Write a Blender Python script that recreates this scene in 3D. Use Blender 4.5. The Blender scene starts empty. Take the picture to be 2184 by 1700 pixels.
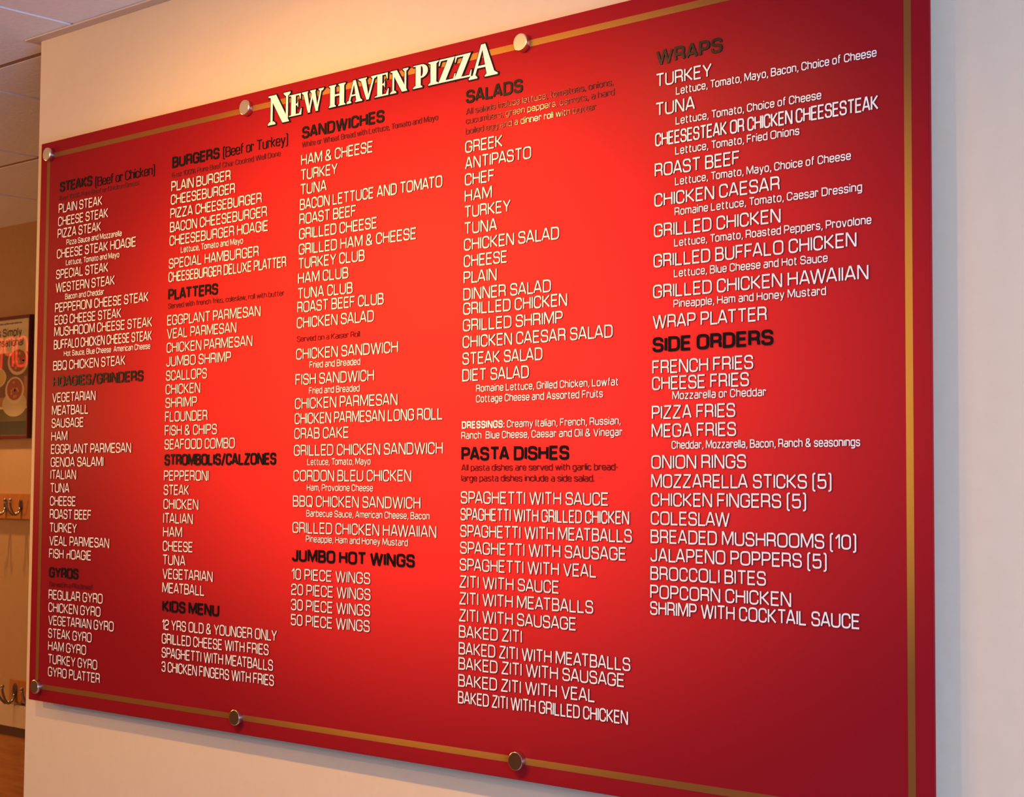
import bpy, bmesh, math, random
from mathutils import Vector, Matrix

sc = bpy.context.scene
ZB = 1.316            # height of the board's lower edge above the floor
BW, BH = 1.792, 1.016 # board size
WALL = 0.025          # face of the menu wall behind the board's face (y = 0)
CEIL = 2.542
FARY = 1.18           # face of the far wall

# ------------------------------------------------------------------ camera
F_PX, YAW, PITCH, ROLL = 3500.0, 0.732249, 0.055932, 0.007241
fwd = Vector((-math.sin(YAW)*math.cos(PITCH), math.cos(YAW)*math.cos(PITCH), math.sin(PITCH)))
rgt = Vector((math.cos(YAW), math.sin(YAW), 0))
upv = rgt.cross(fwd)
cr, sr = math.cos(ROLL), math.sin(ROLL)
R2, U2 = cr*rgt + sr*upv, -sr*rgt + cr*upv
cam = bpy.data.cameras.new('camera')
cam.sensor_width = 36.0
cam.lens = F_PX*36.0/2184.0
cam.clip_start = 0.05
cam.dof.use_dof = True
cam.dof.focus_distance = 2.25
cam.dof.aperture_fstop = 24.0
camo = bpy.data.objects.new('camera', cam)
sc.collection.objects.link(camo)
m = Matrix((R2, U2, -fwd)).transposed().to_4x4()
m.translation = Vector((2.65359, -1.64759, 0.384229+ZB))
camo.matrix_world = m
sc.camera = camo

# ------------------------------------------------------------------ world, exposure, daylight
w = bpy.data.worlds.new('world'); sc.world = w; w.use_nodes = True
w.node_tree.nodes['Background'].inputs[0].default_value = (0.55, 0.68, 0.9, 1)
w.node_tree.nodes['Background'].inputs[1].default_value = 0.25
vs = sc.view_settings
vs.view_transform = 'Standard'; vs.look = 'None'; vs.exposure = 0.0; vs.gamma = 1.0; vs.use_curve_mapping = False

WARM = (1.0, 0.53, 0.14)
DAY = (0.54, 0.83, 1.55)

def area(name, loc, target, sx, sy, power, col):
    L = bpy.data.lights.new(name, 'AREA'); L.shape = 'RECTANGLE'; L.size = sx; L.size_y = sy
    L.energy = power; L.color = col
    o = bpy.data.objects.new(name, L); sc.collection.objects.link(o)
    o.location = loc
    o.rotation_euler = (Vector(target)-Vector(loc)).to_track_quat('-Z', 'Y').to_euler()
    return o

def spot(name, loc, target, power, angle, blend, radius, col):
    L = bpy.data.lights.new(name, 'SPOT'); L.energy = power; L.color = col
    L.spot_size = math.radians(angle); L.spot_blend = blend; L.shadow_soft_size = radius
    o = bpy.data.objects.new(name, L); sc.collection.objects.link(o)
    o.location = loc
    o.rotation_euler = (Vector(target)-Vector(loc)).to_track_quat('-Z', 'Y').to_euler()
    return o

# daylight coming in through the shop window (window_1) to the right of the board
area('daylight', (4.18, -1.7, 1.55), (1.7, -0.1, 1.6), 2.0, 1.75, 106, DAY)
# unseen globe pendant, added to warm the left wall and lift the ceiling
def point(name, loc, power, radius, col):
    L = bpy.data.lights.new(name, 'POINT'); L.energy = power; L.color = col; L.shadow_soft_size = radius
    o = bpy.data.objects.new(name, L); sc.collection.objects.link(o); o.location = loc
    return o
spot('ceiling_can_bulb', (-0.72, -1.75, CEIL-0.02), (0.15, 0, ZB+0.55), 78, 80, 0.9, 0.05, WARM)
point('added_globe_bulb', (-3.1, -1.5, 1.95), 118, 0.11, WARM)
# added left-wall spot first, then track heads: x, aim x, aim z above board bottom, power, beam angle
LAMPS = [(-2.5, 0.10, 0.62, 50, 95), (0.54, 0.60, 0.50, 36, 104), (0.88, 1.0, 0.62, 26, 95), (1.14, 1.34, 0.52, 22, 78)]
TRACK_Y, TRACK_Z = -0.80, ZB+1.12

# ------------------------------------------------------------------ materials
def mat(name, col, rough=0.6, metal=0.0, spec=0.5, coat=0.0, emit=None, es=0.0):
    M = bpy.data.materials.new(name); M.use_nodes = True
    b = M.node_tree.nodes['Principled BSDF']
    b.inputs['Base Color'].default_value = (*col, 1)
    b.inputs['Roughness'].default_value = rough
    b.inputs['Metallic'].default_value = metal
    b.inputs['Specular IOR Level'].default_value = spec
    b.inputs['Coat Weight'].default_value = coat
    b.inputs['Coat Roughness'].default_value = 0.0
    if emit:
        b.inputs['Emission Color'].default_value = (*emit, 1)
        b.inputs['Emission Strength'].default_value = es
    return M

def noisy(name, c1, c2, scale, rough=0.7, bump=0.0, stretch=(1, 1, 1), detail=4.0, spec=0.3):
    M = mat(name, c1, rough, spec=spec)
    nt = M.node_tree; b = nt.nodes['Principled BSDF']
    tc = nt.nodes.new('ShaderNodeTexCoord'); mp = nt.nodes.new('ShaderNodeMapping')
    mp.inputs['Scale'].default_value = stretch
    nz = nt.nodes.new('ShaderNodeTexNoise'); nz.inputs['Scale'].default_value = scale; nz.inputs['Detail'].default_value = detail
    rp = nt.nodes.new('ShaderNodeValToRGB')
    rp.color_ramp.elements[0].color = (*c1, 1); rp.color_ramp.elements[1].color = (*c2, 1)
    rp.color_ramp.elements[0].position = 0.3; rp.color_ramp.elements[1].position = 0.7
    nt.links.new(tc.outputs['Object'], mp.inputs['Vector']); nt.links.new(mp.outputs[0], nz.inputs['Vector'])
    nt.links.new(nz.outputs['Fac'], rp.inputs[0]); nt.links.new(rp.outputs[0], b.inputs['Base Color'])
    if bump:
        bp = nt.nodes.new('ShaderNodeBump'); bp.inputs['Strength'].default_value = bump; bp.inputs['Distance'].default_value = 0.002
        nt.links.new(nz.outputs['Fac'], bp.inputs['Height']); nt.links.new(bp.outputs[0], b.inputs['Normal'])
    return M

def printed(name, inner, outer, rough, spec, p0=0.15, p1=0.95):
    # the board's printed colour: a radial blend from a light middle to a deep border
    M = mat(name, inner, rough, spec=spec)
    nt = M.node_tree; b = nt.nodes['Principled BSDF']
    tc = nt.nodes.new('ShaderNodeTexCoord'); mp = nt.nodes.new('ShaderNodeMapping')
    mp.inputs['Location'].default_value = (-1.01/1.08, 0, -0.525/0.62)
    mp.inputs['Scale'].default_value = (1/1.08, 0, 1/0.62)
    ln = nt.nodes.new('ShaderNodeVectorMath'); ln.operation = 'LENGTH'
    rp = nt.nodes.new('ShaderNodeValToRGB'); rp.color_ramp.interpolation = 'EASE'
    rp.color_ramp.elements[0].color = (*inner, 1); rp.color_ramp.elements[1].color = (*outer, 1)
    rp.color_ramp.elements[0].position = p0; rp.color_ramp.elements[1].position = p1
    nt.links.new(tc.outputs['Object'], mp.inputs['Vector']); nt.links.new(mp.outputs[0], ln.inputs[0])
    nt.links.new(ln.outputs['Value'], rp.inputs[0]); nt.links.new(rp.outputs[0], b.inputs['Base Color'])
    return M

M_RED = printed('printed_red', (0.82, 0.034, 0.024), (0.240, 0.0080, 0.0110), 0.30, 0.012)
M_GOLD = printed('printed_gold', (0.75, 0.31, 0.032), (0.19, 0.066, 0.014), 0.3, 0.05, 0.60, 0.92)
M_CREAM = mat('cream_vinyl', (0.84, 0.735, 0.61), 0.40, spec=0.15)
M_BLACK = mat('black_vinyl', (0.010, 0.007, 0.007), 0.25, spec=0.05)
M_EDGE_SHADE = mat('drop_shade_edge', (0.075, 0.008, 0.008), 0.5, spec=0.1)  # sides of cream letters darkened in place of their drop shadow
M_MAROON = mat('maroon_vinyl', (0.12, 0.011, 0.009), 0.13, spec=0.40)
M_STEEL = mat('brushed_steel', (0.64, 0.57, 0.49), 0.22, metal=1.0)
M_WALL = noisy('wall_paint', (0.68, 0.51, 0.315), (0.70, 0.525, 0.33), 60, 0.8, 0.12)
M_FARWALL = noisy('far_wall_paint', (0.37, 0.195, 0.085), (0.39, 0.205, 0.092), 40, 0.8, 0.1)
M_TILE = noisy('ceiling_tile', (0.85, 0.81, 0.78), (0.90, 0.86, 0.83), 90, 0.9, 0.3)
M_GRID = mat('grid_metal', (0.72, 0.66, 0.62), 0.5)
M_FLOOR = noisy('floor_tile', (0.32, 0.21, 0.14), (0.40, 0.27, 0.18), 6, 0.4)
M_WOOD = noisy('stained_wood', (0.30, 0.10, 0.025), (0.40, 0.15, 0.04), 8, 0.45, 0.05, (1, 1, 8))
M_RACK = noisy('orange_wood', (0.33, 0.10, 0.020), (0.40, 0.13, 0.028), 8, 0.4, 0.05, (8, 1, 1))
M_RAIL = mat('painted_rail', (0.50, 0.33, 0.20), 0.5)
M_DARKTRIM = mat('dark_trim', (0.07, 0.022, 0.014), 0.5)
M_HOOK = mat('aged_nickel', (0.30, 0.24, 0.18), 0.3, metal=1.0)

# ------------------------------------------------------------------ helpers
def link(o, parent=None):
    sc.collection.objects.link(o)
    if parent is not None: o.parent = parent
    return o

def obj(name, bm, material, parent=None, smooth=False):
    me = bpy.data.meshes.new(name)
    bmesh.ops.recalc_face_normals(bm, faces=bm.faces[:])
    if smooth:
        for f in bm.faces: f.smooth = True
    bm.to_mesh(me); bm.free()
    if material: me.materials.append(material)
    return link(bpy.data.objects.new(name, me), parent)

def empty(name, loc=(0, 0, 0)):
    o = bpy.data.objects.new(name, None); o.empty_display_size = 0.05; o.location = loc
    return link(o)

def tag(o, label=None, cat=None, group=None, kind=None):
    if label: o['label'] = label
    if cat: o['category'] = cat
    if group: o['group'] = group
    if kind: o['kind'] = kind
    return o

def bx(bm, x0, x1, y0, y1, z0, z1):
    v = [bm.verts.new((x, y, z)) for x in (x0, x1) for y in (y0, y1) for z in (z0, z1)]
    for f in ((0, 1, 3, 2), (4, 6, 7, 5), (0, 4, 5, 1), (2, 3, 7, 6), (0, 2, 6, 4), (1, 5, 7, 3)):
        bm.faces.new([v[i] for i in f])

def box(name, x0, x1, y0, y1, z0, z1, material, parent=None, bevel=0.0):
    bm = bmesh.new(); bx(bm, x0, x1, y0, y1, z0, z1)
    if bevel:
        bmesh.ops.bevel(bm, geom=bm.edges[:], offset=bevel, segments=2, affect='EDGES')
    return obj(name, bm, material, parent)

def lathe_y(bm, cx, cz, prof, n=48):
    # profile of (radius, y) turned about the y axis through (cx, cz)
    rings = []
    for r, y in prof:
        if r == 0: rings.append([bm.verts.new((cx, y, cz))])
        else: rings.append([bm.verts.new((cx+r*math.cos(2*math.pi*i/n), y, cz+r*math.sin(2*math.pi*i/n))) for i in range(n)])
    for a, b in zip(rings, rings[1:]):
        for i in range(n):
            j = (i+1) % n
            q = [a[i % len(a)], a[j % len(a)], b[j % len(b)], b[i % len(b)]]
            q = [v for k, v in enumerate(q) if v not in q[:k]]
            if len(q) > 2: bm.faces.new(q)

def tube(bm, pts, radii, n=10):
    pts = [Vector(q) for q in pts]
    rings = []
    ref = Vector((0.31, 0.2, 0.93))
    for i, q in enumerate(pts):
        d = (pts[min(i+1, len(pts)-1)]-pts[max(i-1, 0)]).normalized()
        a = d.cross(ref).normalized(); b = d.cross(a)
        r = radii[i] if isinstance(radii, (list, tuple)) else radii
        rings.append([bm.verts.new(q+r*(math.cos(2*math.pi*k/n)*a+math.sin(2*math.pi*k/n)*b)) for k in range(n)])
    for a, b in zip(rings, rings[1:]):
        for k in range(n): bm.faces.new((a[k], a[(k+1) % n], b[(k+1) % n], b[k]))
    bm.faces.new(rings[0][::-1]); bm.faces.new(rings[-1])

# ------------------------------------------------------------------ the setting
def struct(o): return tag(o, kind='structure')
ENDX = -0.049
struct(box('wall_back', ENDX, 4.2, WALL, WALL+0.12, 0, CEIL, M_WALL))
struct(box('wall_far', -7.0, 4.2, FARY, FARY+0.1, 0, CEIL, M_FARWALL))
struct(box('wall_left', -7.1, -7.0, -4.6, FARY+0.1, 0, CEIL, M_FARWALL))
struct(box('floor', -7.1, 4.3, -4.7, FARY+0.1, -0.1, 0, M_FLOOR))
struct(box('wall_front', -7.1, 4.3, -4.7, -4.6, 0, CEIL, noisy('dark_panelling', (0.13, 0.06, 0.04), (0.17, 0.08, 0.05), 8, 0.6)))
# shop-front wall on the right with its window opening
WY0, WY1, WZ0, WZ1 = -2.8, -0.6, 0.65, 2.45
bm = bmesh.new()
bx(bm, 4.2, 4.3, -4.6, WY0, 0, CEIL); bx(bm, 4.2, 4.3, WY1, FARY+0.1, 0, CEIL)
bx(bm, 4.2, 4.3, WY0, WY1, 0, WZ0); bx(bm, 4.2, 4.3, WY0, WY1, WZ1, CEIL)
struct(obj('wall_right', bm, M_WALL))
bm = bmesh.new()
for y in (WY0, (WY0+WY1)/2-.03, WY1-.06): bx(bm, 4.22, 4.28, y, y+0.06, WZ0, WZ1)
bx(bm, 4.22, 4.28, WY0+.06, WY1-.06, WZ0, WZ0+.06); bx(bm, 4.22, 4.28, WY0+.06, WY1-.06, WZ1-.06, WZ1)
struct(obj('window_1', bm, mat('window_frame', (0.25, 0.25, 0.26), 0.4, metal=0.6)))
# suspended ceiling: tiles with a lay-in grid
GX = [0.085+0.556*k for k in range(-13, 10)]; GY = [0.082+0.556*k for k in range(-9, 3)]
bm = bmesh.new()
xs = [-7.1]+[x for x in GX if -7.1 < x < 4.3]+[4.3]; ys = [-4.7]+[y for y in GY if -4.7 < y < FARY]+[FARY+0.1]
for x0, x1 in zip(xs, xs[1:]):
    for y0, y1 in zip(ys, ys[1:]):
        bx(bm, x0+0.006, x1-0.006, y0+0.008, y1-0.008, CEIL, CEIL+0.02)
bx(bm, -7.1, 4.3, -4.7, FARY+0.1, CEIL+0.02, CEIL+0.12)
struct(obj('ceiling', bm, M_TILE))
bm = bmesh.new()
for x in xs[1:-1]: bx(bm, x-0.0058, x+0.0058, -4.5, FARY, CEIL+0.006, CEIL+0.0195)
struct(obj('ceiling_grid', bm, M_GRID))
bm = bmesh.new()
for y in ys[1:-1]: bx(bm, -7.0, 4.2, y-0.0078, y+0.0078, CEIL+0.001, CEIL+0.0193)
struct(obj('ceiling_gap_shade', bm, mat('shaded_gap_tan', (0.36, 0.19, 0.10), 0.6)))  # brown strips fill the gaps, shade of the tile reveals in their colour
# wall angle where the ceiling meets the menu wall, returning round the wall's end
bm = bmesh.new()
bx(bm, ENDX-0.022, 4.2, WALL-0.022, WALL, CEIL-0.004, CEIL-0.0008)
bx(bm, ENDX-0.022, ENDX, WALL, WALL+0.12, CEIL-0.004, CEIL-0.0008)
struct(obj('trim_1', bm, mat('tan_angle', (0.60, 0.44, 0.32), 0.5)))
# chair rail, dark strip and wainscot on the far wall
bm = bmesh.new(); bx(bm, -7.0, 4.2, FARY-0.022, FARY, 0.953, 1.021)
struct(obj('trim_2', bm, M_RAIL))
struct(box('trim_3', -7.0, 4.2, FARY-0.018, FARY, 0.924, 0.953, M_DARKTRIM))
bm = bmesh.new(); bx(bm, -7.0, 4.2, FARY-0.010, FARY, 0.10, 0.924)
struct(obj('trim_4', bm, M_WOOD))
struct(box('baseboard_far', -7.0, 4.2, FARY-0.016, FARY, 0, 0.10, M_DARKTRIM))
struct(box('baseboard_back', ENDX, 4.2, WALL-0.014, WALL, 0, 0.10, M_DARKTRIM))

# ------------------------------------------------------------------ stroke lettering
Rr = 0.26
def _o(w, h=1.0, r=Rr): return [(w/2, 0), (0, 0, r), (0, h, r), (w, h, r), (w, 0, r), (w/2, 0)]
GLY = {
 'A': (.66, [[(0, 0), (.29, 1), (.37, 1), (.66, 0)], [(.10, .29), (.56, .29)]]),
 'B': (.58, [[(.3, .53), (0, .53), (0, 1), (.54, 1, .2), (.54, .53, .2), (.3, .53)], [(0, .53), (0, 0), (.58, 0, .22), (.58, .53, .22), (.3, .53)]]),
 'C': (.58, [[(.58, .68), (.58, 1, Rr), (0, 1, Rr), (0, 0, Rr), (.58, 0, Rr), (.58, .32)]]),
 'D': (.62, [[(.3, 0), (0, 0), (0, 1), (.62, 1, .3), (.62, 0, .3), (.3, 0)]]),
 'E': (.52, [[(.52, 1), (0, 1), (0, 0), (.52, 0)], [(0, .52), (.47, .52)]]),
 'F': (.50, [[(.50, 1), (0, 1), (0, 0)], [(0, .50), (.45, .50)]]),
 'G': (.62, [[(.62, .70), (.62, 1, Rr), (0, 1, Rr), (0, 0, Rr), (.62, 0, Rr), (.62, .48), (.36, .48)]]),
 'H': (.62, [[(0, 0), (0, 1)], [(.62, 0), (.62, 1)], [(0, .52), (.62, .52)]]),
 'I': (.0, [[(0, 0), (0, 1)]]),
 'J': (.44, [[(0, .26), (0, 0, .22), (.44, 0, .22), (.44, 1)]]),
 'K': (.60, [[(0, 0), (0, 1)], [(.57, 1), (.14, .52), (.60, 0)], [(0, .52), (.14, .52)]]),
 'L': (.50, [[(0, 1), (0, 0), (.50, 0)]]),
 'M': (.80, [[(0, 0), (0, 1), (.06, 1), (.40, .10), (.74, 1), (.80, 1), (.80, 0)]]),
 'N': (.64, [[(0, 0), (0, 1), (.06, 1), (.58, 0), (.64, 0), (.64, 1)]]),
 'O': (.66, [_o(.66)]),
 'P': (.56, [[(0, 0), (0, 1), (.56, 1, .24), (.56, .44, .24), (0, .44)]]),
 'Q': (.66, [_o(.66), [(.36, .22), (.64, -.10)]]),
 'R': (.58, [[(0, 0), (0, 1), (.56, 1, .22), (.56, .46, .22), (0, .46)], [(.30, .46), (.55, .44, .12), (.58, 0)]]),
 'S': (.58, [[(.56, .72), (.56, 1, .22), (.01, 1, .22), (.01, .53, .2), (.58, .50, .2), (.58, 0, .22), (0, 0, .22), (0, .28)]]),
 'T': (.60, [[(0, 1), (.60, 1)], [(.30, 1), (.30, 0)]]),
 'U': (.62, [[(0, 1), (0, 0, Rr), (.62, 0, Rr), (.62, 1)]]),
 'V': (.66, [[(0, 1), (.30, 0), (.36, 0), (.66, 1)]]),
 'W': (1.02, [[(0, 1), (.235, 0), (.275, 0), (.49, 1), (.53, 1), (.745, 0), (.785, 0), (1.02, 1)]]),
 'X': (.64, [[(0, 0), (.64, 1)], [(0, 1), (.64, 0)]]),
 'Y': (.64, [[(0, 1), (.32, .44), (.64, 1)], [(.32, .44), (.32, 0)]]),
 'Z': (.58, [[(.02, 1), (.56, 1), (.56, .96), (.0, .04), (0, 0), (.58, 0)]]),
 '0': (.56, [_o(.56)]),
 '1': (.24, [[(0, .74), (.20, 1), (.24, 1), (.24, 0)]]),
 '2': (.54, [[(0, .72), (0, 1, .2), (.54, 1, .22), (.54, .54, .2), (0, .42, .2), (0, 0), (.54, 0)]]),
 '3': (.54, [[(0, .76), (0, 1, .2), (.52, 1, .2), (.52, .53, .16), (.14, .53)], [(.20, .53), (.54, .53, .18), (.54, 0, .22), (0, 0, .22), (0, .24)]]),
 '5': (.54, [[(.52, 1), (.04, 1), (.03, .56), (.54, .62, .22), (.54, 0, .22), (0, 0, .22), (0, .22)]]),
 '6': (.54, [[(.52, .80), (.52, 1, .2), (0, 1, .24), (0, 0, .24), (.54, 0, .22), (.54, .56, .22), (0, .56)]]),
 '&': (.66, [[(.64, 0), (.10, .66), (.10, 1, .16), (.46, 1, .16), (.46, .66, .14), (0, .44, .2), (0, 0, .22), (.52, 0, .2), (.60, .42)]]),
 '(': (.16, [[(.16, 1.10), (0, 1.10, .14), (0, -.22, .14), (.16, -.22)]]),
 ')': (.16, [[(0, 1.10), (.16, 1.10, .14), (.16, -.22, .14), (0, -.22)]]),
 '/': (.40, [[(0, -.14), (.40, 1.10)]]),
 ',': (.06, [[(.06, .10), (.06, -.02), (0, -.20)]]),
 '.': (.0, [[(0, -.05), (0, .10)]]),
 ':': (.0, [[(0, -.05), (0, .10)], [(0, .52), (0, .67)]]),
 '-': (.20, [[(0, .40), (.20, .40)]]),
 "'": (.0, [[(0, 1.02), (0, .78)]]),
 '%': (.80, [[(.14, .6), (0, .6, .1), (0, 1, .1), (.28, 1, .1), (.28, .6, .1), (.14, .6)], [(.66, 0), (.52, 0, .1), (.52, .4, .1), (.80, .4, .1), (.80, 0, .1), (.66, 0)], [(.16, 0), (.64, 1)]]),
 '~': (.62, [[(.12, 0), (.12, .52)], [(.62, 0), (.62, 1)], [(.12, .52), (.62, .52)]]),   # an H that has lost the top of its stem
 'a': (.46, [[(.03, .74), (.46, .74, .18), (.46, 0)], [(.46, .42), (0, .42, .16), (0, 0, .16), (.46, 0)]]),
 'b': (.47, [[(0, 1.04), (0, 0), (.47, 0, .2), (.47, .74, .2), (0, .74)]]),
 'c': (.43, [[(.43, .54), (.43, .74, .2), (0, .74, .2), (0, 0, .2), (.43, 0, .2), (.43, .2)]]),
 'd': (.47, [[(.47, 1.04), (.47, 0), (0, 0, .2), (0, .74, .2), (.47, .74)]]),
 'e': (.46, [[(0, .37), (.46, .37), (.46, .74, .2), (0, .74, .2), (0, 0, .2), (.45, 0, .18), (.45, .16)]]),
 'f': (.28, [[(.09, 0), (.09, 1.04, .16), (.28, 1.04)], [(0, .74), (.26, .74)]]),
 'g': (.47, [[(.47, .02), (0, .02, .2), (0, .74, .2), (.47, .74), (.47, -.26, .16), (.03, -.26)]]),
 'h': (.46, [[(0, 1.04), (0, 0)], [(0, .74), (.46, .74, .2), (.46, 0)]]),
 'i': (.0, [[(0, 0), (0, .74)], [(0, .92), (0, 1.06)]]),
 '\u0131': (.0, [[(0, 0), (0, .74)]]),
 'j': (.14, [[(.14, .74), (.14, -.26, .1), (0, -.26)], [(.14, .92), (.14, 1.06)]]),
 'k': (.44, [[(0, 1.04), (0, 0)], [(.41, .74), (.10, .38), (.44, 0)], [(0, .38), (.10, .38)]]),
 'l': (.0, [[(0, 0), (0, 1.04)]]),
 'm': (.74, [[(0, 0), (0, .74), (.74, .74, .2), (.74, 0)], [(.37, .74), (.37, 0)]]),
 'n': (.46, [[(0, 0), (0, .74), (.46, .74, .2), (.46, 0)]]),
 'o': (.47, [_o(.47, .74, .2)]),
 'p': (.47, [[(0, -.28), (0, .74), (.47, .74, .2), (.47, 0, .2), (0, 0)]]),
 'q': (.47, [[(.47, -.28), (.47, .74), (0, .74, .2), (0, 0, .2), (.47, 0)]]),
 'r': (.28, [[(0, 0), (0, .74), (.28, .74, .12), (.28, .58)]]),
 's': (.43, [[(.42, .56), (.42, .74, .16), (0, .74, .16), (0, .40, .15), (.43, .36, .15), (.43, 0, .16), (0, 0, .16), (0, .18)]]),
 't': (.30, [[(.09, .96), (.09, 0, .16), (.30, 0)], [(0, .74), (.28, .74)]]),
 'u': (.46, [[(0, .74), (0, 0, .2), (.46, 0), (.46, .74)]]),
 'v': (.46, [[(0, .74), (.20, 0), (.26, 0), (.46, .74)]]),
 'w': (.72, [[(0, .74), (.16, 0), (.19, 0), (.345, .74), (.375, .74), (.53, 0), (.56, 0), (.72, .74)]]),
 'x': (.44, [[(0, 0), (.44, .74)], [(0, .74), (.44, 0)]]),
 'y': (.46, [[(0, .74), (.23, .04)], [(.46, .74), (.17, -.26, .06), (.04, -.26)]]),
 'z': (.42, [[(0, .74), (.41, .74), (.41, .71), (0, .03), (0, 0), (.42, 0)]]),
}

def fillet(pl):
    out = []
    for i, q in enumerate(pl):
        if len(q) < 3 or i in (0, len(pl)-1): out.append((q[0], q[1])); continue
        P, A, B = Vector(q[:2]), Vector(pl[i-1][:2]), Vector(pl[i+1][:2])
        ra = min(q[2], (A-P).length*(0.5 if len(pl[i-1]) > 2 else 1.0)); rb = min(q[2], (B-P).length*(0.5 if len(pl[i+1]) > 2 else 1.0))
        a = P+(A-P).normalized()*ra; b = P+(B-P).normalized()*rb
        for k in range(6):      # squarish corner: a superellipse quarter
            t = math.pi/2*k/5
            u, v = 1-math.cos(t)**0.8, 1-math.sin(t)**0.8
            s = a+(P-a)*(1-v) if False else P+(a-P)*(1-math.sin(t)**0.85)+(b-P)*(1-math.cos(t)**0.85)
            out.append((s.x, s.y))
    return out
GLYF = {c: (g[0], [fillet(s) for s in g[1]]) for c, g in GLY.items()}

_uid = [0]
KERN = {a: 0.10 for a in 'AT TA AV VA AW WA AY YA LT LY LV FA PA To Yo Ta'.split()}
KERN.update({'LA': 0.13, 'KA': 0.05, 'RA': 0.04, 'AC': 0.03, 'AS': 0.03, 'AU': 0.03, 'AG': 0.03, 'TT': 0.03, 'BA': 0.05, 'MA': 0.03, 'EA': 0.04, 'DA': 0.05, 'OA': 0.05, 'SA': 0.05, 'CA': 0.05})
def strip(bm, pts, t, y0, depth):
    """One stroke of width t standing DEPTH off the plane y = y0 towards the room."""
    P = [pts[0]]
    for q in pts[1:]:
        if abs(q[0]-P[-1][0])+abs(q[1]-P[-1][1]) > 1e-6: P.append(q)
    closed = len(P) > 3 and abs(P[0][0]-P[-1][0])+abs(P[0][1]-P[-1][1]) < 1e-6
    if closed: P = P[:-1]
    n = len(P); L = []; Rg = []
    for i in range(n):
        p = Vector(P[i])
        a = Vector(P[i-1]) if (i > 0 or closed) else None
        b = Vector(P[(i+1) % n]) if (i < n-1 or closed) else None
        d1 = (p-a).normalized() if a is not None else (b-p).normalized()
        d2 = (b-p).normalized() if b is not None else d1
        n1 = Vector((-d1.y, d1.x)); n2 = Vector((-d2.y, d2.x))
        mm = n1+n2
        if mm.length < 1e-4: mm = n1
        mm.normalize()
        k = min(1/max(mm.dot(n1), 0.2), 2.2)
        L.append(p+mm*(t/2*k)); Rg.append(p-mm*(t/2*k))
    _uid[0] += 1
    yf = y0-depth-2.2e-5*(_uid[0] % 7)
    lf = [bm.verts.new((v.x, yf-3e-5*i/n, v.y)) for i, v in enumerate(L)]; rf = [bm.verts.new((v.x, yf-3e-5*i/n, v.y)) for i, v in enumerate(Rg)]
    lb = [bm.verts.new((v.x, y0, v.y)) for v in L]; rb = [bm.verts.new((v.x, y0, v.y)) for v in Rg]
    N = n if closed else n-1
    sides = []
    for i in range(N):
        j = (i+1) % n
        bm.faces.new((lf[i], lf[j], rf[j], rf[i]))
        sides += [(lf[j], lf[i], lb[i], lb[j]), (rf[i], rf[j], rb[j], rb[i])]
    if not closed:
        sides += [(lf[0], rf[0], rb[0], lb[0]), (rf[-1], lf[-1], lb[-1], rb[-1])]
    for q in sides: bm.faces.new(q).material_index = 1      # stroke sides, shade-dark on the cream letters

def write(bm, text, x, z, width, cap, tk, y0, depth, gap=0.085, space=0.30):
    """Lettering TEXT from x, baseline z, squeezed to WIDTH; cap height CAP, stroke TK (share of cap)."""
    t = tk*cap; pen = 0.0; items = []; prev = ' '
    for ch in text:
        if ch == ' ': pen += space; prev = ch; continue
        gw, st = GLYF[ch]
        pen -= KERN.get(prev+ch, 0.0); prev = ch
        items.append((pen, st)); pen += gw+tk+gap
    raw = pen-tk-gap
    s = (width-t)/max(raw, 1e-6); h = cap-t
    for x0, st in items:
        for pl in st:
            strip(bm, [(x+t/2+(x0+a)*s, z+t/2+b*h) for a, b in pl], t, y0, depth)

# ------------------------------------------------------------------ the menu board
board = empty('menu_board', (0, 0, ZB))
tag(board, 'large red glossy menu board on the cream wall, with white lettering and round steel caps', 'menu board')
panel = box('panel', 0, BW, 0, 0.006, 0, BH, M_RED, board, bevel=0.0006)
bm = bmesh.new()
i0, i1 = 0.0215, 0.0305
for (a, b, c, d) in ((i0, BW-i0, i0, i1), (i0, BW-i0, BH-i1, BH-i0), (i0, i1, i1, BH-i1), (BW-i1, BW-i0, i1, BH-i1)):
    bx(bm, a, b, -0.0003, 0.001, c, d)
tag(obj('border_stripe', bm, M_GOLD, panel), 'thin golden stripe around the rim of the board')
for x, z in [(x, z) for x in (0.031, 0.600, 1.190, BW-0.031) for z in (0.026, 0.992)]:
    bm = bmesh.new()
    lathe_y(bm, x, z, [(0, -0.0090), (0.0112, -0.0090), (0.0120, -0.0086), (0.0124, -0.0078), (0.0124, -0.0002), (0.0118, 0.0)], 56)
    lathe_y(bm, x, z, [(0.0085, 0.006), (0.0085, WALL-0.0004)], 32)
    o = obj('standoff_cap', bm, M_STEEL, board)
    for f in o.data.polygons: f.use_smooth = len(f.vertices) == 4
    md = o.modifiers.new('edges', 'EDGE_SPLIT'); md.split_angle = math.radians(30)

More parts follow.
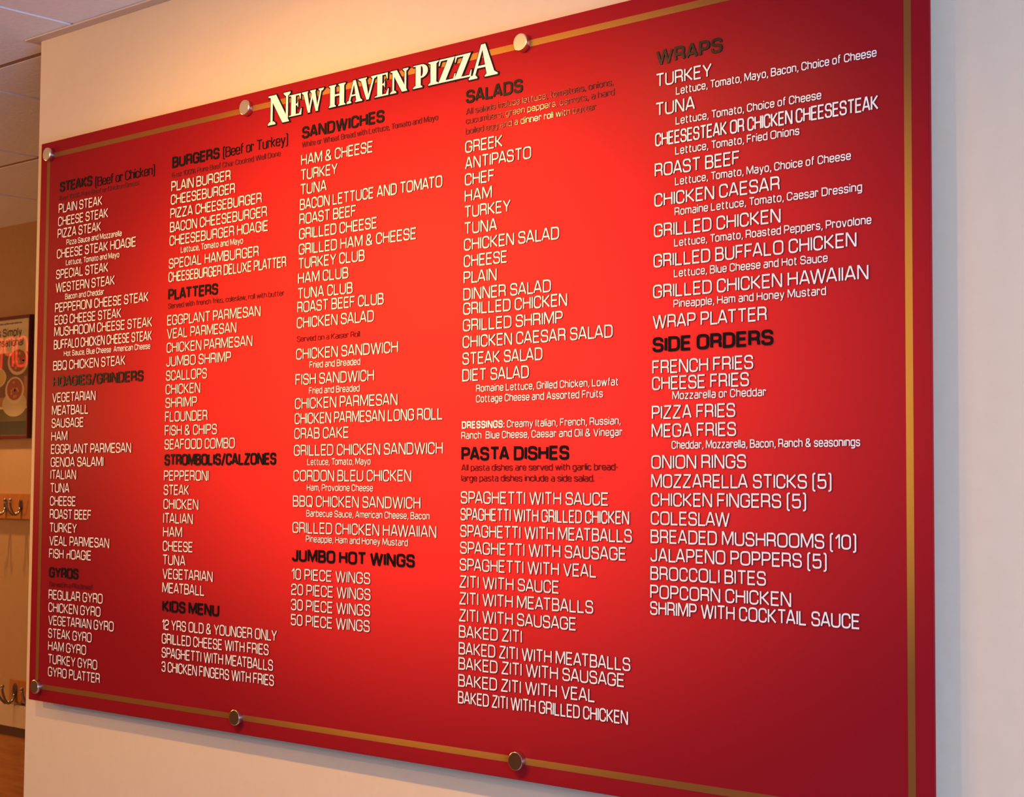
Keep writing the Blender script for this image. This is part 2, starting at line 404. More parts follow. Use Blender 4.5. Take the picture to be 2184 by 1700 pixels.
STYLE = {  # cap height, stroke share, depth, material key
 'H': (0.0188, 0.18, 0.0013, 'k'), 'R': (0.0165, 0.085, 0.0012, 'm'), 'N': (0.0088, 0.105, 0.0009, 'm'),
 'I': (0.0171, 0.117, 0.0013, 'c'), 'D': (0.0102, 0.133, 0.0010, 'c'), 'B': (0.0106, 0.20, 0.0010, 'c')}
MENU = [
 ('STEAKS', [
  ('STEAKS','H',65.3,918.8,101.3),
  ('(Beef or Chicken)','R',177.3,915.9,175.4),
  ('6 oz 100% Pure Beef or Chicken Breast','N',64.7,903.1,244.9),
  ('PLAIN STEAK','I',64.0,880.2,137.1),
  ('CHEESE STEAK','I',63.2,856.5,156.2),
  ('PIZZA STEAK','I',62.6,834.4,135.9),
  ('Pizza Sauce and Mozzarella','D',90.8,819.7,170.0),
  ('CHEESE STEAK HOAGIE','I',61.5,797.4,242.5),
  ('Lettuce, Tomato and Mayo','D',90.8,782.9,164.3),
  ('SPECIAL STEAK','I',60.6,760.1,162.3),
  ('WESTERN STEAK','I',60.1,735.9,183.6),
  ('Bacon and Cheddar','D',90.8,721.3,121.0),
  ('PEPPERONI CHEESE STEAK','I',59.3,699.4,284.0),
  ('EGG CHEESE STEAK','I',58.9,676.9,206.0),
  ('MUSHROOM CHEESE STEAK','I',58.6,655.9,296.7),
  ('BUFFALO CHICKEN CHEESE STEAK','I',58.3,632.6,296.6),
  ('Hot Sauce, Blue Cheese  American Cheese','D',90.8,618.6,259.9),
  ('BBQ CHICKEN STEAK','I',57.8,594.4,222.2),
 ]),
 ('HOAGIES/GRINDERS', [
  ('HOAGIES/GRINDERS','H',57.5,564.9,274.2),
  ('VEGETARIAN','I',57.3,536.7,135.4),
  ('MEATBALL','I',57.2,513.5,114.9),
  ('SAUSAGE','I',57.1,490.6,100.9),
  ('HAM','I',57.0,467.0,51.0),
  ('EGGPLANT PARMESAN','I',57.0,443.8,245.0),
  ('GENOA SALAMI','I',57.1,420.5,163.7),
  ('ITALIAN','I',57.2,398.1,80.9),
  ('TUNA','I',57.3,374.3,60.5),
  ('CHEESE','I',57.4,350.8,81.6),
  ('ROAST BEEF','I',57.6,327.5,129.9),
  ('TURKEY','I',57.9,303.3,86.0),
  ('VEAL PARMESAN','I',58.2,279.8,185.0),
  ('FISH ~OAGIE','I',58.5,256.8,131.7),
 ]),
 ('GYROS', [
  ('GYROS','H',59.1,222.4,91.4),
  ('Served in a Pita bread','N',59.4,206.3,134.0),
  ('REGULAR GYRO','I',59.8,183.7,167.6),
  ('CHICKEN GYRO','I',60.3,160.9,161.4),
  ('VEGETARIAN GYRO','I',60.8,138.1,200.9),
  ('STEAK GYRO','I',61.4,115.1,135.4),
  ('HAM GYRO','I',62.0,92.4,118.9),
  ('TURKEY GYRO','I',62.6,69.4,152.5),
  ('GYRO PLATTER','I',63.3,47.0,160.9),
 ]),
 ('BURGERS', [
  ('BURGERS','H',402.6,920.2,125.9),
  ('(Beef or Turkey)','R',538.5,920.4,160.6),
  ('6 oz 100% Pure Beef Char Cooked Well Done','N',402.2,903.9,280.1),
  ('PLAIN BURGER','I',401.6,880.6,157.9),
  ('CHEESEBURGER','I',401.1,858.0,170.3),
  ('PIZZA CHEESEBURGER','I',400.6,834.8,238.2),
  ('BACON CHEESEBURGER','I',400.1,811.6,252.2),
  ('CHEESEBURGER HOAGIE','I',399.7,788.9,255.9),
  ('Lettuce, Tomato and Mayo','D',430.6,774.5,163.0),
  ('SPECIAL HAMBURGER','I',399.0,750.3,234.6),
  ('CHEESEBURGER DELUXE PLATTER','I',398.6,727.7,302.2),
 ]),
 ('PLATTERS', [
  ('PLATTERS','H',398.2,697.6,132.7),
  ('Served with french fries, coleslaw, roll with butter','N',398.0,683.5,297.8),
  ('EGGPLANT PARMESAN','I',397.6,655.1,242.8),
  ('VEAL PARMESAN','I',397.4,632.8,183.3),
  ('CHICKEN PARMESAN','I',397.2,609.2,224.1),
  ('JUMBO SHRIMP','I',397.0,586.1,171.8),
  ('SCALLOPS','I',396.8,562.5,110.0),
  ('CHICKEN','I',396.7,539.6,93.3),
  ('SHRIMP','I',396.6,517.0,85.3),
  ('FLOUNDER','I',396.5,494.0,113.7),
  ('FISH & CHIPS','I',396.4,471.0,139.3),
  ('SEAFOOD COMBO','I',396.4,448.0,185.2),
 ]),
 ('STROMBOLIS/CALZONES', [
  ('STROMBOLIS/CALZONES','H',396.4,421.4,286.5),
  ('PEPPERONI','I',396.5,396.1,119.3),
  ('STEAK','I',396.6,372.4,68.5),
  ('CHICKEN','I',396.7,349.0,93.6),
  ('ITALIAN','I',396.8,325.6,79.9),
  ('HAM','I',396.9,303.0,51.6),
  ('CHEESE','I',397.1,279.6,80.6),
  ('TUNA','I',397.3,256.9,61.4),
  ('VEGETARIAN','I',397.6,234.1,133.4),
  ('MEATBALL','I',397.9,210.8,112.6),
 ]),
 ('KIDS MENU', [
  ('KIDS MENU','H',398.3,179.9,149.7),
  ('12 YRS OLD & YOUNGER ONLY','I',398.7,150.2,293.2),
  ('GRILLED CHEESE WITH FRIES','I',399.1,127.3,273.7),
  ('SPAGHETTI WITH MEATBALLS','I',399.5,104.4,284.4),
  ('3 CHICKEN FINGERS WITH FRIES','I',399.9,81.4,286.6),
 ]),
 ('SANDWICHES', [
  ('SANDWICHES','H',733.4,923.7,183.0),
  ('White or Wheat Bread with Lettuce, Tomato and Mayo','N',733.1,910.2,294.2),
  ('HAM & CHEESE','I',732.5,882.0,161.0),
  ('TURKEY','I',732.1,859.0,84.1),
  ('TUNA','I',731.6,836.3,60.7),
  ('BACON LETTUCE AND TOMATO','I',731.2,812.9,306.6),
  ('ROAST BEEF','I',730.7,790.4,128.0),
  ('GRILLED CHEESE','I',730.3,767.5,174.1),
  ('GRILLED HAM & CHEESE','I',729.9,743.6,256.8),
  ('TURKEY CLUB','I',729.5,721.6,149.0),
  ('HAM CLUB','I',729.2,698.8,114.3),
  ('TUNA CLUB','I',728.8,675.3,124.5),
  ('ROAST BEEF CLUB','I',728.5,654.1,191.9),
  ('CHICKEN SALAD','I',728.1,630.1,171.9),
 ]),
 ('Kaiser roll sandwiches', [
  ('Served on a Kaıser Roll','N',727.8,609.4,141.4),
  ('CHICKEN SANDWICH','I',727.4,581.8,224.1),
  ('Fried and Breaded','D',758.8,567.7,113.0),
  ('FISH SANDWICH','I',726.9,542.8,174.9),
  ('Fried and Breaded','D',758.1,528.4,112.9),
  ('CHICKEN PARMESAN','I',726.5,506.0,225.1),
  ('CHICKEN PARMESAN LONG ROLL','I',726.2,482.9,317.0),
  ('CRAB CAKE','I',726.0,460.1,122.9),
  ('GRILLED CHICKEN SANDWICH','I',725.7,434.4,318.2),
  ('Lettuce, Tomato, Mayo','D',756.6,420.1,139.7),
  ('CORDON BLEU CHICKEN','I',725.3,395.8,256.2),
  ('Ham, Provolone Cheese','D',756.2,381.2,146.0),
  ('BBQ CHICKEN SANDWICH','I',725.0,357.0,275.7),
  ('Barbecue Sauce, American Cheese, Bacon','D',755.9,342.2,262.9),
  ('GRILLED CHICKEN HAWAIIAN','I',724.7,316.9,308.1),
  ('Pineapple, Ham and Honey Mustard','D',755.7,303.7,220.2),
 ]),
 ('JUMBO HOT WINGS', [
  ('JUMBO HOT WINGS','H',724.4,273.9,265.1),
  ('10 PIECE WINGS','I',724.2,246.2,174.8),
  ('20 PIECE WINGS','I',724.1,223.0,176.0),
  ('30 PIECE WINGS','I',724.0,199.8,175.8),
  ('50 PIECE WINGS','I',723.9,177.0,175.3),
 ]),
 ('SALADS', [
  ('SALADS','H',1082.7,925.2,105.7),
  ('All salads include lettuce, tomatoes, onions,','N',1082.6,909.2,262.6),
  ('cucumbers, green peppers, carrots, a hard','N',1082.5,896.1,264.5),
  ('boiled egg and a dinner roll with butter','N',1082.4,881.5,234.4),
  ('GREEK','I',1082.3,854.9,70.4),
  ('ANTIPASTO','I',1082.1,831.8,123.0),
  ('CHEF','I',1082.0,808.9,56.1),
  ('HAM','I',1081.9,786.0,51.6),
  ('TURKEY','I',1081.8,763.4,86.5),
  ('TUNA','I',1081.6,740.2,62.0),
  ('CHICKEN SALAD','I',1081.5,717.3,173.9),
  ('CHEESE','I',1081.4,694.1,81.6),
  ('PLAIN','I',1081.2,671.3,62.5),
  ('DINNER SALAD','I',1081.1,647.8,160.6),
  ('GRILLED CHICKEN','I',1081.0,627.5,189.0),
  ('GRILLED SHRIMP','I',1080.8,604.4,181.6),
  ('CHICKEN CAESAR SALAD','I',1080.7,581.2,265.9),
  ('STEAK SALAD','I',1080.6,557.9,146.8),
  ('DIET SALAD','I',1080.4,534.8,123.3),
  ('Romaine Lettuce, Grilled Chicken, Lowfat','D',1106.7,519.2,249.3),
  ('Cottage Cheese and Assorted Fruits','D',1106.7,504.7,224.0),
  ('DRESSINGS:','B',1080.1,468.9,79.9),
  ('Creamy Italian, French, Russian,','D',1164.5,469.1,195.3),
  ('Ranch  Blue Cheese, Caesar and Oil & Vinegar','D',1079.4,454.6,283.2),
 ]),
 ('PASTA DISHES', [
  ('PASTA DISHES','H',1079.8,424.9,194.1),
  ('All pasta dishes are served with garlic bread-','N',1079.7,411.0,275.7),
  ('large pasta dishes include a side salad.','N',1079.6,396.4,236.8),
  ('SPAGHETTI WITH SAUCE','I',1079.5,365.5,261.1),
  ('SPAGHETTI WITH GRILLED CHICKEN','I',1079.3,342.3,295.0),
  ('SPAGHETTI WITH MEATBALLS','I',1079.2,319.4,299.6),
  ('SPAGHETTI WITH SAUSAGE','I',1079.1,296.3,290.5),
  ('SPAGHETTI WITH VEAL','I',1078.9,273.1,242.8),
  ('ZITI WITH SAUCE','I',1078.8,249.7,180.0),
  ('ZITI WITH MEATBALLS','I',1078.7,226.7,237.8),
  ('ZITI WITH SAUSAGE','I',1078.5,203.5,209.8),
  ('BAKED ZITI','I',1078.4,181.2,115.9),
  ('BAKED ZITI WITH MEATBALLS','I',1078.3,158.2,298.6),
  ('BAKED ZITI WITH SAUSAGE','I',1078.1,137.5,289.6),
  ('BAKED ZITI WITH VEAL','I',1078.0,114.3,242.3),
  ('BAKED ZITI WITH GRILLED CHICKEN','I',1077.9,91.3,295.5),
 ]),
 ('WRAPS', [
  ('WRAPS','H',1415.4,923.1,100.3),
  ('TURKEY','I',1414.9,894.9,85.4),
  ('Lettuce, Tomato, Mayo, Bacon, Choice of Cheese','D',1445.9,880.5,281.9),
  ('TUNA','I',1414.4,857.8,60.8),
  ('Lettuce, Tomato, Choice of Cheese','D',1445.5,842.7,209.7),
  ('CHEESESTEAK OR CHICKEN CHEESESTEAK','I',1413.8,819.2,316.1),
  ('Lettuce, Tomato, Fried Onions','D',1445.0,804.8,180.4),
  ('ROAST BEEF','I',1413.3,780.5,128.4),
  ('Lettuce, Tomato, Mayo, Choice of Cheese','D',1444.6,766.2,249.4),
  ('CHICKEN CAESAR','I',1412.7,742.3,185.5),
  ('Romaine Lettuce, Tomato, Caesar Dressing','D',1444.1,728.1,264.2),
  ('GRILLED CHICKEN','I',1412.2,703.6,187.2),
  ('Lettuce, Tomato, Roasted Peppers, Provolone','D',1443.6,689.2,276.5),
  ('GRILLED BUFFALO CHICKEN','I',1411.7,665.3,289.3),
  ('Lettuce, Blue Cheese and Hot Sauce','D',1443.1,650.8,219.9),
  ('GRILLED CHICKEN HAWAIIAN','I',1411.3,626.5,304.8),
  ('Pineapple, Ham and Honey Mustard','D',1442.6,612.6,218.0),
  ('WRAP PLATTER','I',1410.8,588.0,169.1),
 ]),
 ('SIDE ORDERS', [
  ('SIDE ORDERS','H',1410.5,558.6,177.8),
  ('FRENCH FRIES','I',1410.2,531.2,150.5),
  ('CHEESE FRIES','I',1410.0,510.8,144.7),
  ('Mozzarella or Cheddar','D',1441.1,498.2,137.6),
  ('PIZZA FRIES','I',1409.7,474.4,125.3),
  ('MEGA FRIES','I',1409.4,451.5,126.8),
  ('Cheddar, Mozzarella, Bacon, Ranch & seasonıngs','D',1440.2,436.9,264.1),
  ('ONION RINGS','I',1409.1,412.4,141.5),
  ('MOZZARELLA STICKS (5)','I',1408.9,388.6,258.2),
  ('CHICKEN FINGERS (5)','I',1408.7,365.6,224.6),
  ('COLESLAW','I',1408.5,342.5,118.4),
  ('BREADED MUSHROOMS (10)','I',1408.3,319.7,290.6),
  ('JALAPENO POPPERS (5)','I',1408.2,296.8,252.2),
  ('BROCCOLI BITES','I',1408.0,274.0,170.3),
  ('POPCORN CHICKEN','I',1407.9,251.1,204.9),
  ('SHRIMP WITH COCKTAIL SAUCE','I',1407.7,230.7,295.5),
 ]),
]
for name, rows in MENU:
    s = empty('menu_section'); s.parent = board
    tag(s, 'menu section headed %s' % name if name.isupper() else 'menu section served on a kaiser roll')
    for key, nm, M, lab in (('H', 'heading_lettering', M_BLACK, 'bold black heading lettering'), ('R', 'bracket_lettering', M_BLACK, 'thin dark lettering after the heading'),
                       ('N', 'note_lettering', M_MAROON, 'small dark maroon note lettering'),
                       ('I', 'dish_lettering', M_CREAM, 'cream capital lettering'), ('DB', 'ingredient_lettering', M_CREAM, 'small cream ingredient lettering')):
        for t, k, x, z, wd in rows:
            if k in key:
                cap, tk, dp, _ = STYLE[k]
                bm = bmesh.new()
                write(bm, t, x/1000, z/1000, wd/1000, cap, tk, 0.0, dp)
                ln = obj(nm, bm, M, s); ln.data.materials.append(M_EDGE_SHADE if M is M_CREAM else M)
                tag(ln, '%s reading %s' % (lab, t.replace('~', 'H').replace('\u0131', 'i')))

# the shop's name: serif capitals in cream on a black outline
def convex(bm, pts, y0, y1):
    a = [bm.verts.new((x, y1, z)) for x, z in pts]; b = [bm.verts.new((x, y0, z)) for x, z in pts]
    bm.faces.new(a)
    for i in range(len(pts)):
        j = (i+1) % len(pts); bm.faces.new((a[j], a[i], b[i], b[j])).material_index = 1

def grow(pts, d):
    ar = sum(pts[i][0]*pts[(i+1) % len(pts)][1]-pts[(i+1) % len(pts)][0]*pts[i][1] for i in range(len(pts)))
    if ar < 0: pts = pts[::-1]
    out = []; n = len(pts)
    for i in range(n):
        p, a, b = Vector(pts[i]), Vector(pts[i-1]), Vector(pts[(i+1) % n])
        d1, d2 = (p-a).normalized(), (b-p).normalized()
        n1, n2 = Vector((d1.y, -d1.x)), Vector((d2.y, -d2.x))
        mm = (n1+n2).normalized(); k = min(1/max(mm.dot(n1), 0.3), 2.0)
        q = p+mm*d*k; out.append((q.x, q.y))
    return out

TH, TN = 0.245, 0.085   # thick and thin strokes, shares of the letter's width unit (cap = 1)
def quad(x0, z0, x1, z1, w0, w1=None):
    w1 = w0 if w1 is None else w1
    return [(x0-w0/2, z0), (x0+w0/2, z0), (x1+w1/2, z1), (x1-w1/2, z1)]
def serif(cx, z, w, up):
    s = 1 if up else -1
    return [[(cx-w/2, z), (cx+w/2, z), (cx+w/2, z+s*0.035), (cx-w/2, z+s*0.035)], [(cx-w/2, z+s*.035), (cx+w/2, z+s*.035), (cx+w*.27, z+s*.10), (cx-w*.27, z+s*.10)]]
def bowl(cx, z0, z1, rx, thick):
    q = []; n = 10; cz = (z0+z1)/2; rz = (z1-z0)/2
    for i in range(n):
        a0, a1 = -math.pi/2+math.pi*i/n, -math.pi/2+math.pi*(i+1)/n
        f = lambda a: ((cx+rx*math.cos(a), cz+rz*math.sin(a)), (cx+(rx-thick)*math.cos(a), cz+(rz-0.06)*math.sin(a)))
        o0, n0 = f(a0); o1, n1 = f(a1); q.append([n0, o0, o1, n1])
    return q
SER = {
 'N': (.98, [quad(.15, 0, .15, 1, TN), quad(.80, 0, .20, 1, TH+.05), quad(.84, .02, .84, 1, TN)]+serif(.15, 0, .34, 1)+serif(.84, 1, .30, 0)+[[(0, 1), (0, .955), (.2, .94), (.3, 1)]]),
 'E': (.72, [quad(.24, 0, .24, 1, TH), [(.1, 1), (.64, 1), (.64, .94), (.1, .94)], [(.1, 0), (.68, 0), (.68, .06), (.1, .06)], [(.3, .48), (.5, .48), (.5, .54), (.3, .54)],
             [(.56, .94), (.64, .94), (.64, .74), (.615, .74)], [(.57, .06), (.68, .06), (.70, .28), (.67, .28)], [(.44, .48), (.50, .36), (.50, .66), (.44, .54)], [(0, 1), (.2, 1), (.2, .965), (0, .965)], [(0, 0), (.2, 0), (.2, .035), (0, .035)]]),
 'W': (1.38, [quad(.46, 0, .20, 1, TH*.55, TH), quad(.46, 0, .70, 1, TN), quad(.95, 0, .69, 1, TH*.55, TH), quad(.95, 0, 1.20, 1, TN)]+serif(.19, 1, .38, 0)+serif(.70, 1, .34, 0)+serif(1.21, 1, .30, 0)),
 'H': (.96, [quad(.22, 0, .22, 1, TH), quad(.74, 0, .74, 1, TH), [(.3, .48), (.7, .48), (.7, .55), (.3, .55)]]+serif(.22, 0, .38, 1)+serif(.22, 1, .38, 0)+serif(.74, 0, .38, 1)+serif(.74, 1, .38, 0)),
 'A': (.94, [quad(.13, 0, .44, 1, TN), quad(.74, 0, .47, 1, TH+.02, TH*.5), [(.2, .30), (.62, .30), (.62, .36), (.2, .36)]]+serif(.13, 0, .28, 1)+serif(.74, 0, .42, 1)),
 'V': (.94, [quad(.48, 0, .22, 1, TH*.5, TH+.02), quad(.49, 0, .80, 1, TN)]+serif(.21, 1, .42, 0)+serif(.80, 1, .28, 0)),
 'P': (.72, [quad(.24, 0, .24, 1, TH), [(.3, 1), (.42, 1), (.42, .94), (.3, .94)], [(.3, .48), (.42, .48), (.42, .42), (.3, .42)]]+bowl(.40, .42, 1, .32, .24)+serif(.22, 0, .46, 1)+[[(0, 1), (.2, 1), (.2, .965), (0, .965)]]),
 'I': (.44, [quad(.22, 0, .22, 1, TH)]+serif(.22, 0, .44, 1)+serif(.22, 1, .44, 0)),
 'Z': (.78, [[(.02, 0), (.30, 0), (.74, 1), (.46, 1)], [(.06, 1), (.60, 1), (.60, .94), (.06, .94)], [(.2, 0), (.74, 0), (.74, .06), (.2, .06)], [(.06, 1), (.12, .94), (.06, .74), (.035, .74)], [(.68, .06), (.74, 0), (.78, .27), (.75, .27)]]),
}
TITLE = [('N', 652.7, 704.6, 1), ('E', 702.8, 733.0, 0), ('W', 732.7, 784.0, 0), ('H', 794.5, 833.3, 0), ('A', 835.7, 869.1, 0), ('V', 861.5, 900.6, 0), ('E', 897.4, 927.2, 0),
         ('N', 930.6, 966.5, 0), ('P', 977.9, 1007.0, 0), ('I', 1008.5, 1028.6, 0), ('Z', 1028.1, 1062.3, 0), ('Z', 1059.4, 1093.5, 0), ('A', 1089.0, 1142.4, 1)]
bmf, bmo = bmesh.new(), bmesh.new()
TZ = 0.9627
for ch, xa, xb, big in TITLE:
    wu, polys = SER[ch]
    h = 0.0462 if big else 0.0332
    z0 = TZ-(0.0065 if big and ch == 'N' else 0.005 if big else 0)
    xa /= 1000; xb /= 1000
    for k, pl in enumerate(polys):
        pts = [(xa+a/wu*(xb-xa), z0+b*h) for a, b in pl]
        _uid[0] += 1
        e = 1.1e-5*(_uid[0] % 31)
        convex(bmf, grow(pts, 0.0002), -0.0010, -0.0017-e)
        convex(bmo, grow(pts, 0.0019), 0.0, -0.0011-e)
tt = tag(obj('title_lettering', bmf, M_CREAM, board), 'raised cream serif lettering of the shop name'); tt.data.materials.append(M_EDGE_SHADE)
tl = obj('title_outline_lettering', bmo, M_BLACK, tt); tl.data.materials.append(M_BLACK)
tag(tl, 'black outline behind the title letters')

# ------------------------------------------------------------------ track light above the board (just out of the picture)
trk = empty('track_light', (0, TRACK_Y, CEIL-0.002))
tag(trk, 'white ceiling track with three small spotlight heads in front of the menu board', 'track light')
spl = empty('added_wall_spot', (-2.5, TRACK_Y, CEIL-0.002))  # unseen spot, added to brighten the left end of the wall
tag(spl, 'unseen white ceiling spotlight added to brighten the left end of the menu wall', 'spotlight')
M_WHITE = mat('white_enamel', (0.75, 0.74, 0.72), 0.4)
M_GLOW = mat('lamp_glow', (1, 0.8, 0.5), 0.5, emit=(1.0, 0.72, 0.38), es=25.0)
box('track', 0.42, 1.5, -0.018, 0.018, -0.022, 0.0, M_WHITE, trk)
bm = bmesh.new(); tube(bm, [(0, 0, 0), (0, 0, -0.022)], 0.055, 28); obj('base', bm, M_WHITE, spl)
for i, (lx, ax, az, pw, ang) in enumerate(LAMPS):
    src = Vector((lx, TRACK_Y, TRACK_Z)); tgt = Vector((ax, 0, ZB+az)); d = (tgt-src).normalized()
    bm = bmesh.new()
    own = spl if i == 0 else trk; o = Vector(own.location); c = src-o
    rf = [0.020, 0.030, 0.033, 0.033, 0.028, 0.024]
    tube(bm, [c-d*0.11, c-d*0.10, c-d*0.06, c-d*0.012, c-d*0.012, c-d*0.03], rf, 24)
    tube(bm, [c-d*0.06, Vector((lx-o.x, 0, -0.02))], 0.006, 8)
    hd = obj('spot_head', bm, M_WHITE, own)
    bm = bmesh.new()
    a = d.cross(Vector((0, 0, 1))).normalized(); b = d.cross(a)
    vs_ = [bm.verts.new(c-d*0.014+0.026*(math.cos(t*math.pi/12)*a+math.sin(t*math.pi/12)*b)) for t in range(24)]
    bm.faces.new(vs_)
    obj('bulb_face', bm, M_GLOW, hd)
    spot('spot_bulb', src+d*0.012, tgt, pw, ang, 1.0, 0.022, WARM)

pend = empty('added_pendant', (-3.1, -1.5, CEIL))  # unseen lamp, added for warm light on the left wall and ceiling
tag(pend, 'unseen globe pendant added for warm light on the left wall and ceiling', 'lamp')
bm = bmesh.new(); tube(bm, [(0, 0, 0), (0, 0, -0.47)], 0.005, 8); tube(bm, [(0, 0, 0), (0, 0, -0.025)], 0.05, 20); tube(bm, [(0, 0, -0.44), (0, 0, -0.50)], [0.022, 0.04], 16)
obj('cord', bm, M_WHITE, pend)
bm = bmesh.new(); bmesh.ops.create_uvsphere(bm, u_segments=32, v_segments=18, radius=0.125, matrix=Matrix.Translation((0, 0, 1.95-CEIL)))
G = bpy.data.materials.new('clear_globe'); G.use_nodes = True
gn = G.node_tree; gn.nodes.remove(gn.nodes['Principled BSDF'])
tr_ = gn.nodes.new('ShaderNodeBsdfTransparent'); tr_.inputs[0].default_value = (0.97, 0.95, 0.92, 1)
gn.links.new(tr_.outputs[0], gn.nodes['Material Output'].inputs['Surface'])
obj('globe', bm, G, pend, smooth=True)

can = empty('ceiling_can', (-0.72, -1.75, CEIL-0.002))
tag(can, 'round recessed ceiling lamp in the tiles in front of the board', 'lamp')
bm = bmesh.new()
tube(bm, [(0, 0, 0.001), (0, 0, -0.006)], [0.085, 0.080], 32)
obj('rim', bm, M_WHITE, can)
bm = bmesh.new(); tube(bm, [(0, 0, -0.0065), (0, 0, -0.0075)], 0.062, 32)
obj('lens', bm, M_GLOW, can)

# ------------------------------------------------------------------ far wall: poster, coat racks
px0, px1, pz0, pz1 = -2.190, -1.920, 1.853, 2.244
po = empty('framed_poster', ((px0+px1)/2, FARY, pz0))
tag(po, 'framed food poster of soup bowls on the brown wall above the coat hooks', 'poster')
M_FRAME = mat('dark_red_frame', (0.10, 0.008, 0.008), 0.35)
def glossy(name, col): return mat(name, col, 0.5, coat=1.0)
def local(bm_fn): return bm_fn
ox, oz = (px0+px1)/2, pz0
def plate(bm, pts, y): bm.faces.new([bm.verts.new((x-ox, y, z-oz)) for x, z in pts])
def rect(x0, x1, z0, z1): return [(x0, z0), (x1, z0), (x1, z1), (x0, z1)]
def oval(cx, cz, rx, rz, n=32): return [(cx+rx*math.cos(2*math.pi*i/n), cz+rz*math.sin(2*math.pi*i/n)) for i in range(n)]
bm = bmesh.new()
fw = 0.010
for (a, b, c, d) in ((px0, px1, pz0, pz0+fw), (px0, px1, pz1-fw, pz1), (px0, px0+fw*.5, pz0+fw, pz1-fw), (px1-fw*.5, px1, pz0+fw, pz1-fw)):
    bx(bm, a-ox, b-ox, -0.016, 0, c-oz, d-oz)
obj('frame', bm, M_FRAME, po)
def layer(name, material, polys, y):
    bm = bmesh.new()
    for q in polys: plate(bm, q, y)
    return obj(name, bm, material, sheet)
bm = bmesh.new(); bx(bm, px0+.004-ox, px1-.004-ox, -0.008, 0, pz0+.004-oz, pz1-.004-oz)
sheet = obj('poster_sheet', bm, glossy('poster_cream', (0.60, 0.44, 0.25)), po)
layer('photo_table', glossy('photo_brown', (0.16, 0.055, 0.025)), [rect(px0+.012, -1.932, 1.956, 2.128)], -0.0082)
layer('photo_table_edge', glossy('photo_orange', (0.36, 0.14, 0.045)), [rect(px0+.012, -1.932, 1.956, 1.985), rect(-1.957, -1.932, 1.985, 2.05)], -0.0083)
layer('photo_dark_band', glossy('photo_black', (0.035, 0.028, 0.014)), [rect(px0+.008, px1-.008, 1.864, 1.948)], -0.0082)  # dark printed band at the foot of the poster
layer('photo_grass', glossy('photo_olive', (0.11, 0.075, 0.022)), [rect(px0+.008, px1-.008, 1.908, 1.948)], -0.0083)
CRM = glossy('photo_cream', (0.52, 0.36, 0.18))
layer('plate_print', CRM, [oval(-2.010, 1.963, .071, .040)], -0.0084)
layer('bowl_print', glossy('photo_pale', (0.60, 0.42, 0.22)), [oval(-1.994, 2.099, .060, .044), oval(-2.010, 2.007, .055, .043), oval(-2.122, 2.050, .061, .034)], -0.0085)
layer('soup_print', glossy('photo_soup', (0.30, 0.045, 0.020)), [oval(-1.994, 2.101, .050, .036), oval(-2.010, 2.010, .045, .035)], -0.0086)
random.seed(5)
spk = [oval(-2.010+.034*math.cos(a)*r, 2.010+.025*math.sin(a)*r, .005, .0045, 8) for a, r in [(random.random()*6.3, random.random()) for _ in range(12)]]
spk += [oval(-1.994+.036*math.cos(a)*r, 2.101+.025*math.sin(a)*r, .007, .005, 8) for a, r in [(random.random()*6.3, random.random()) for _ in range(9)]]
layer('soup_garnish_print', glossy('photo_garnish', (0.50, 0.20, 0.07)), spk, -0.0087)
layer('rice_print', glossy('photo_rice', (0.55, 0.34, 0.10)), [oval(-2.122, 2.051, .054, .029)], -0.0086)
bm = bmesh.new()
for t, x, z, wd, cp in (("It's Simply", -2.150, 2.180, .174, .027), ('Sensational', -2.156, 2.148, .190, .026)):
    write(bm, t, x-ox, z-oz, wd, cp, 0.17, -0.0082, 0.0002)
random.seed(9)
xq = -2.150          # a line too small to read in the photograph: a row of short ink marks
while xq < -1.976:
    wq = random.uniform(.002, .005)
    strip(bm, [(xq-ox, 2.2222-oz), (xq+wq-ox, 2.2222+random.uniform(-.0008, .0008)-oz)], random.uniform(.0035, .006), -0.0082, 0.0002)
    xq += wq+random.uniform(.0008, .003)
INK = glossy('ink_brown', (0.05, 0.018, 0.012))
obj('poster_title_lettering', bm, INK, sheet).data.materials.append(INK)

def hook_mesh(bm, hx, hz, y, s=1.0):
    # oval back plate with a pair of upturned arms
    n = 20
    for yy0, yy1, k in ((y, y-0.004*s, 1.0), (y-0.004*s, y-0.006*s, .8)):
        a = [bm.verts.new((hx+.0085*s*k*math.cos(2*math.pi*i/n), yy0, hz+.018*s*k*math.sin(2*math.pi*i/n))) for i in range(n)]
        b = [bm.verts.new((hx+.0085*s*k*math.cos(2*math.pi*i/n), yy1, hz+.018*s*k*math.sin(2*math.pi*i/n))) for i in range(n)]
        bm.faces.new(b)
        for i in range(n): bm.faces.new((a[i], a[(i+1) % n], b[(i+1) % n], b[i]))
def arm(bm, hx, hz, y, dx, s=1.0, out=0.045, up=0.03):
    pts = []; N = 14
    for i in range(N+1):
        u = i/N
        ang = math.pi*0.98*u
        pts.append((hx+dx*u, y-0.004-out*s*(1-math.cos(ang))/2, hz-0.012*s-0.022*s*math.sin(ang)+(up+0.010)*s*max(0, u-.5)*1.4))
    tube(bm, pts, [0.0042*s]+[0.0034*s]*(N-1)+[0.0028*s], 10)
    e = Vector(pts[-1])
    bmesh.ops.create_uvsphere(bm, u_segments=12, v_segments=8, radius=0.0052*s, matrix=Matrix.Translation(e))

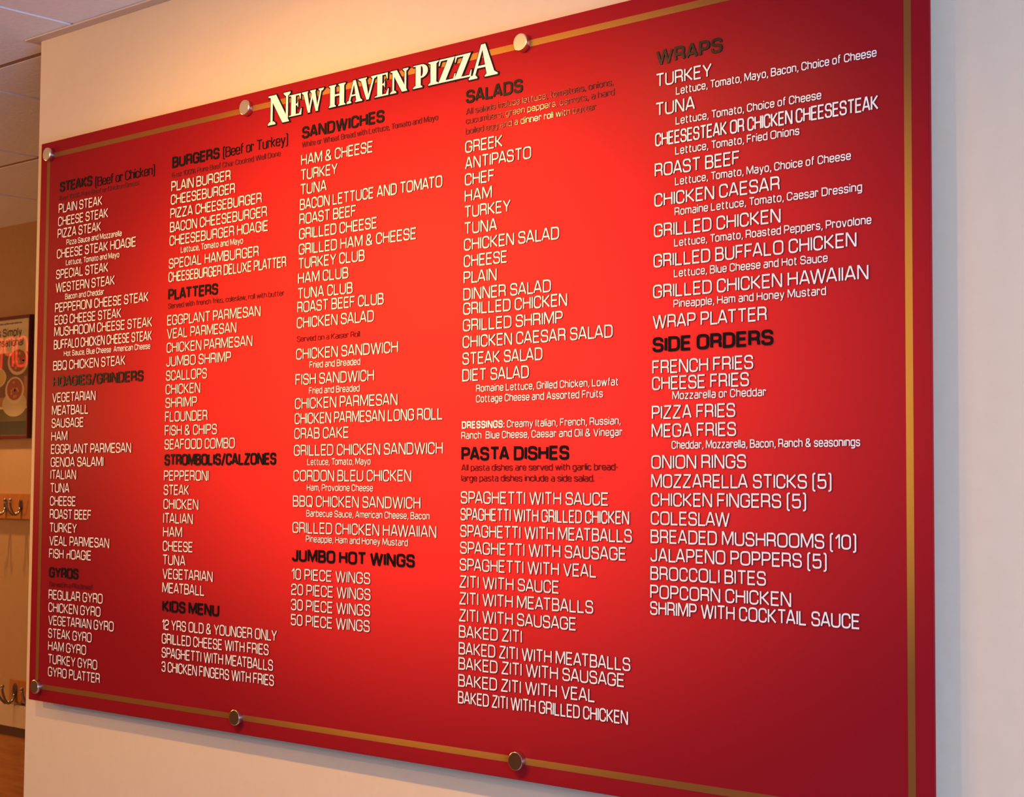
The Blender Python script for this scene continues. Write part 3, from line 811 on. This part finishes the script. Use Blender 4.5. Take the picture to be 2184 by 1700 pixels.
def rack(name, label, x0, x1, z0, z1, hooks, s):
    r = empty(name, ((x0+x1)/2, FARY, z0)); tag(r, label, 'coat rack')
    o = r.location
    box('back_board', x0-o.x, x1-o.x, -0.018, 0, 0, z1-z0, M_RACK, r, bevel=0.002)
    for hx, hz in hooks:
        bm = bmesh.new(); hook_mesh(bm, hx-o.x, hz-o.z, -0.018, s)
        h = obj('coat_hook', bm, M_HOOK, r)
        for dx in (-0.016*s, 0.016*s):
            bm = bmesh.new(); arm(bm, hx-o.x, hz-o.z, -0.020, dx, s)
            obj('hook_arm', bm, M_HOOK, h, smooth=True)
    return r
rack('coat_rack', 'long wooden coat rack with metal hooks beneath the food poster', -2.62, -1.86, 1.598, 1.678, [(-2.465+0.0877*k, 1.645) for k in range(7)], 0.95)
rack('coat_rack', 'short low wooden coat rack just above the pale chair rail', -1.986, -1.62, 1.029, 1.098, [(-1.946, 1.068), (-1.80, 1.068), (-1.66, 1.068)], 1.15)

# lamp in the far ceiling that throws a pool of light down the far wall
spot('far_downlight', (-2.0, FARY-0.33, CEIL-0.03), (-2.0, FARY-0.26, 0), 45, 56, 0.25, 0.03, (1.0, 0.62, 0.27))

# glowing sign hung near the ceiling at the left, mirrored in the glass of the poster
nb = empty('neon_sign', (-4.165, -0.20, 2.262)); nb.rotation_euler = (0, 0, math.pi)
tag(nb, 'red glowing shop sign hung near the ceiling, mirrored in the food poster glass', 'sign')
bm = bmesh.new(); write(bm, 'OPEN', 0.0, 0.0, 0.42, 0.148, 0.090, -0.004, 0.004, gap=0.12)
NEON = mat('neon_red', (0.6, 0.03, 0.02), 0.4, emit=(1.0, 0.045, 0.02), es=6.0)
obj('tube_lettering', bm, NEON, nb).data.materials.append(NEON)
box('backing', -0.03, 0.43, -0.003, 0.003, -0.035, 0.185, mat('sign_black', (0.01, 0.01, 0.01), 0.5), nb)
bm = bmesh.new(); tube(bm, [(0.02, 0, 0.18), (0.02, 0, CEIL-2.262)], 0.0015, 6); tube(bm, [(0.38, 0, 0.18), (0.38, 0, CEIL-2.262)], 0.0015, 6)
obj('hanging_wire', bm, M_HOOK, nb)
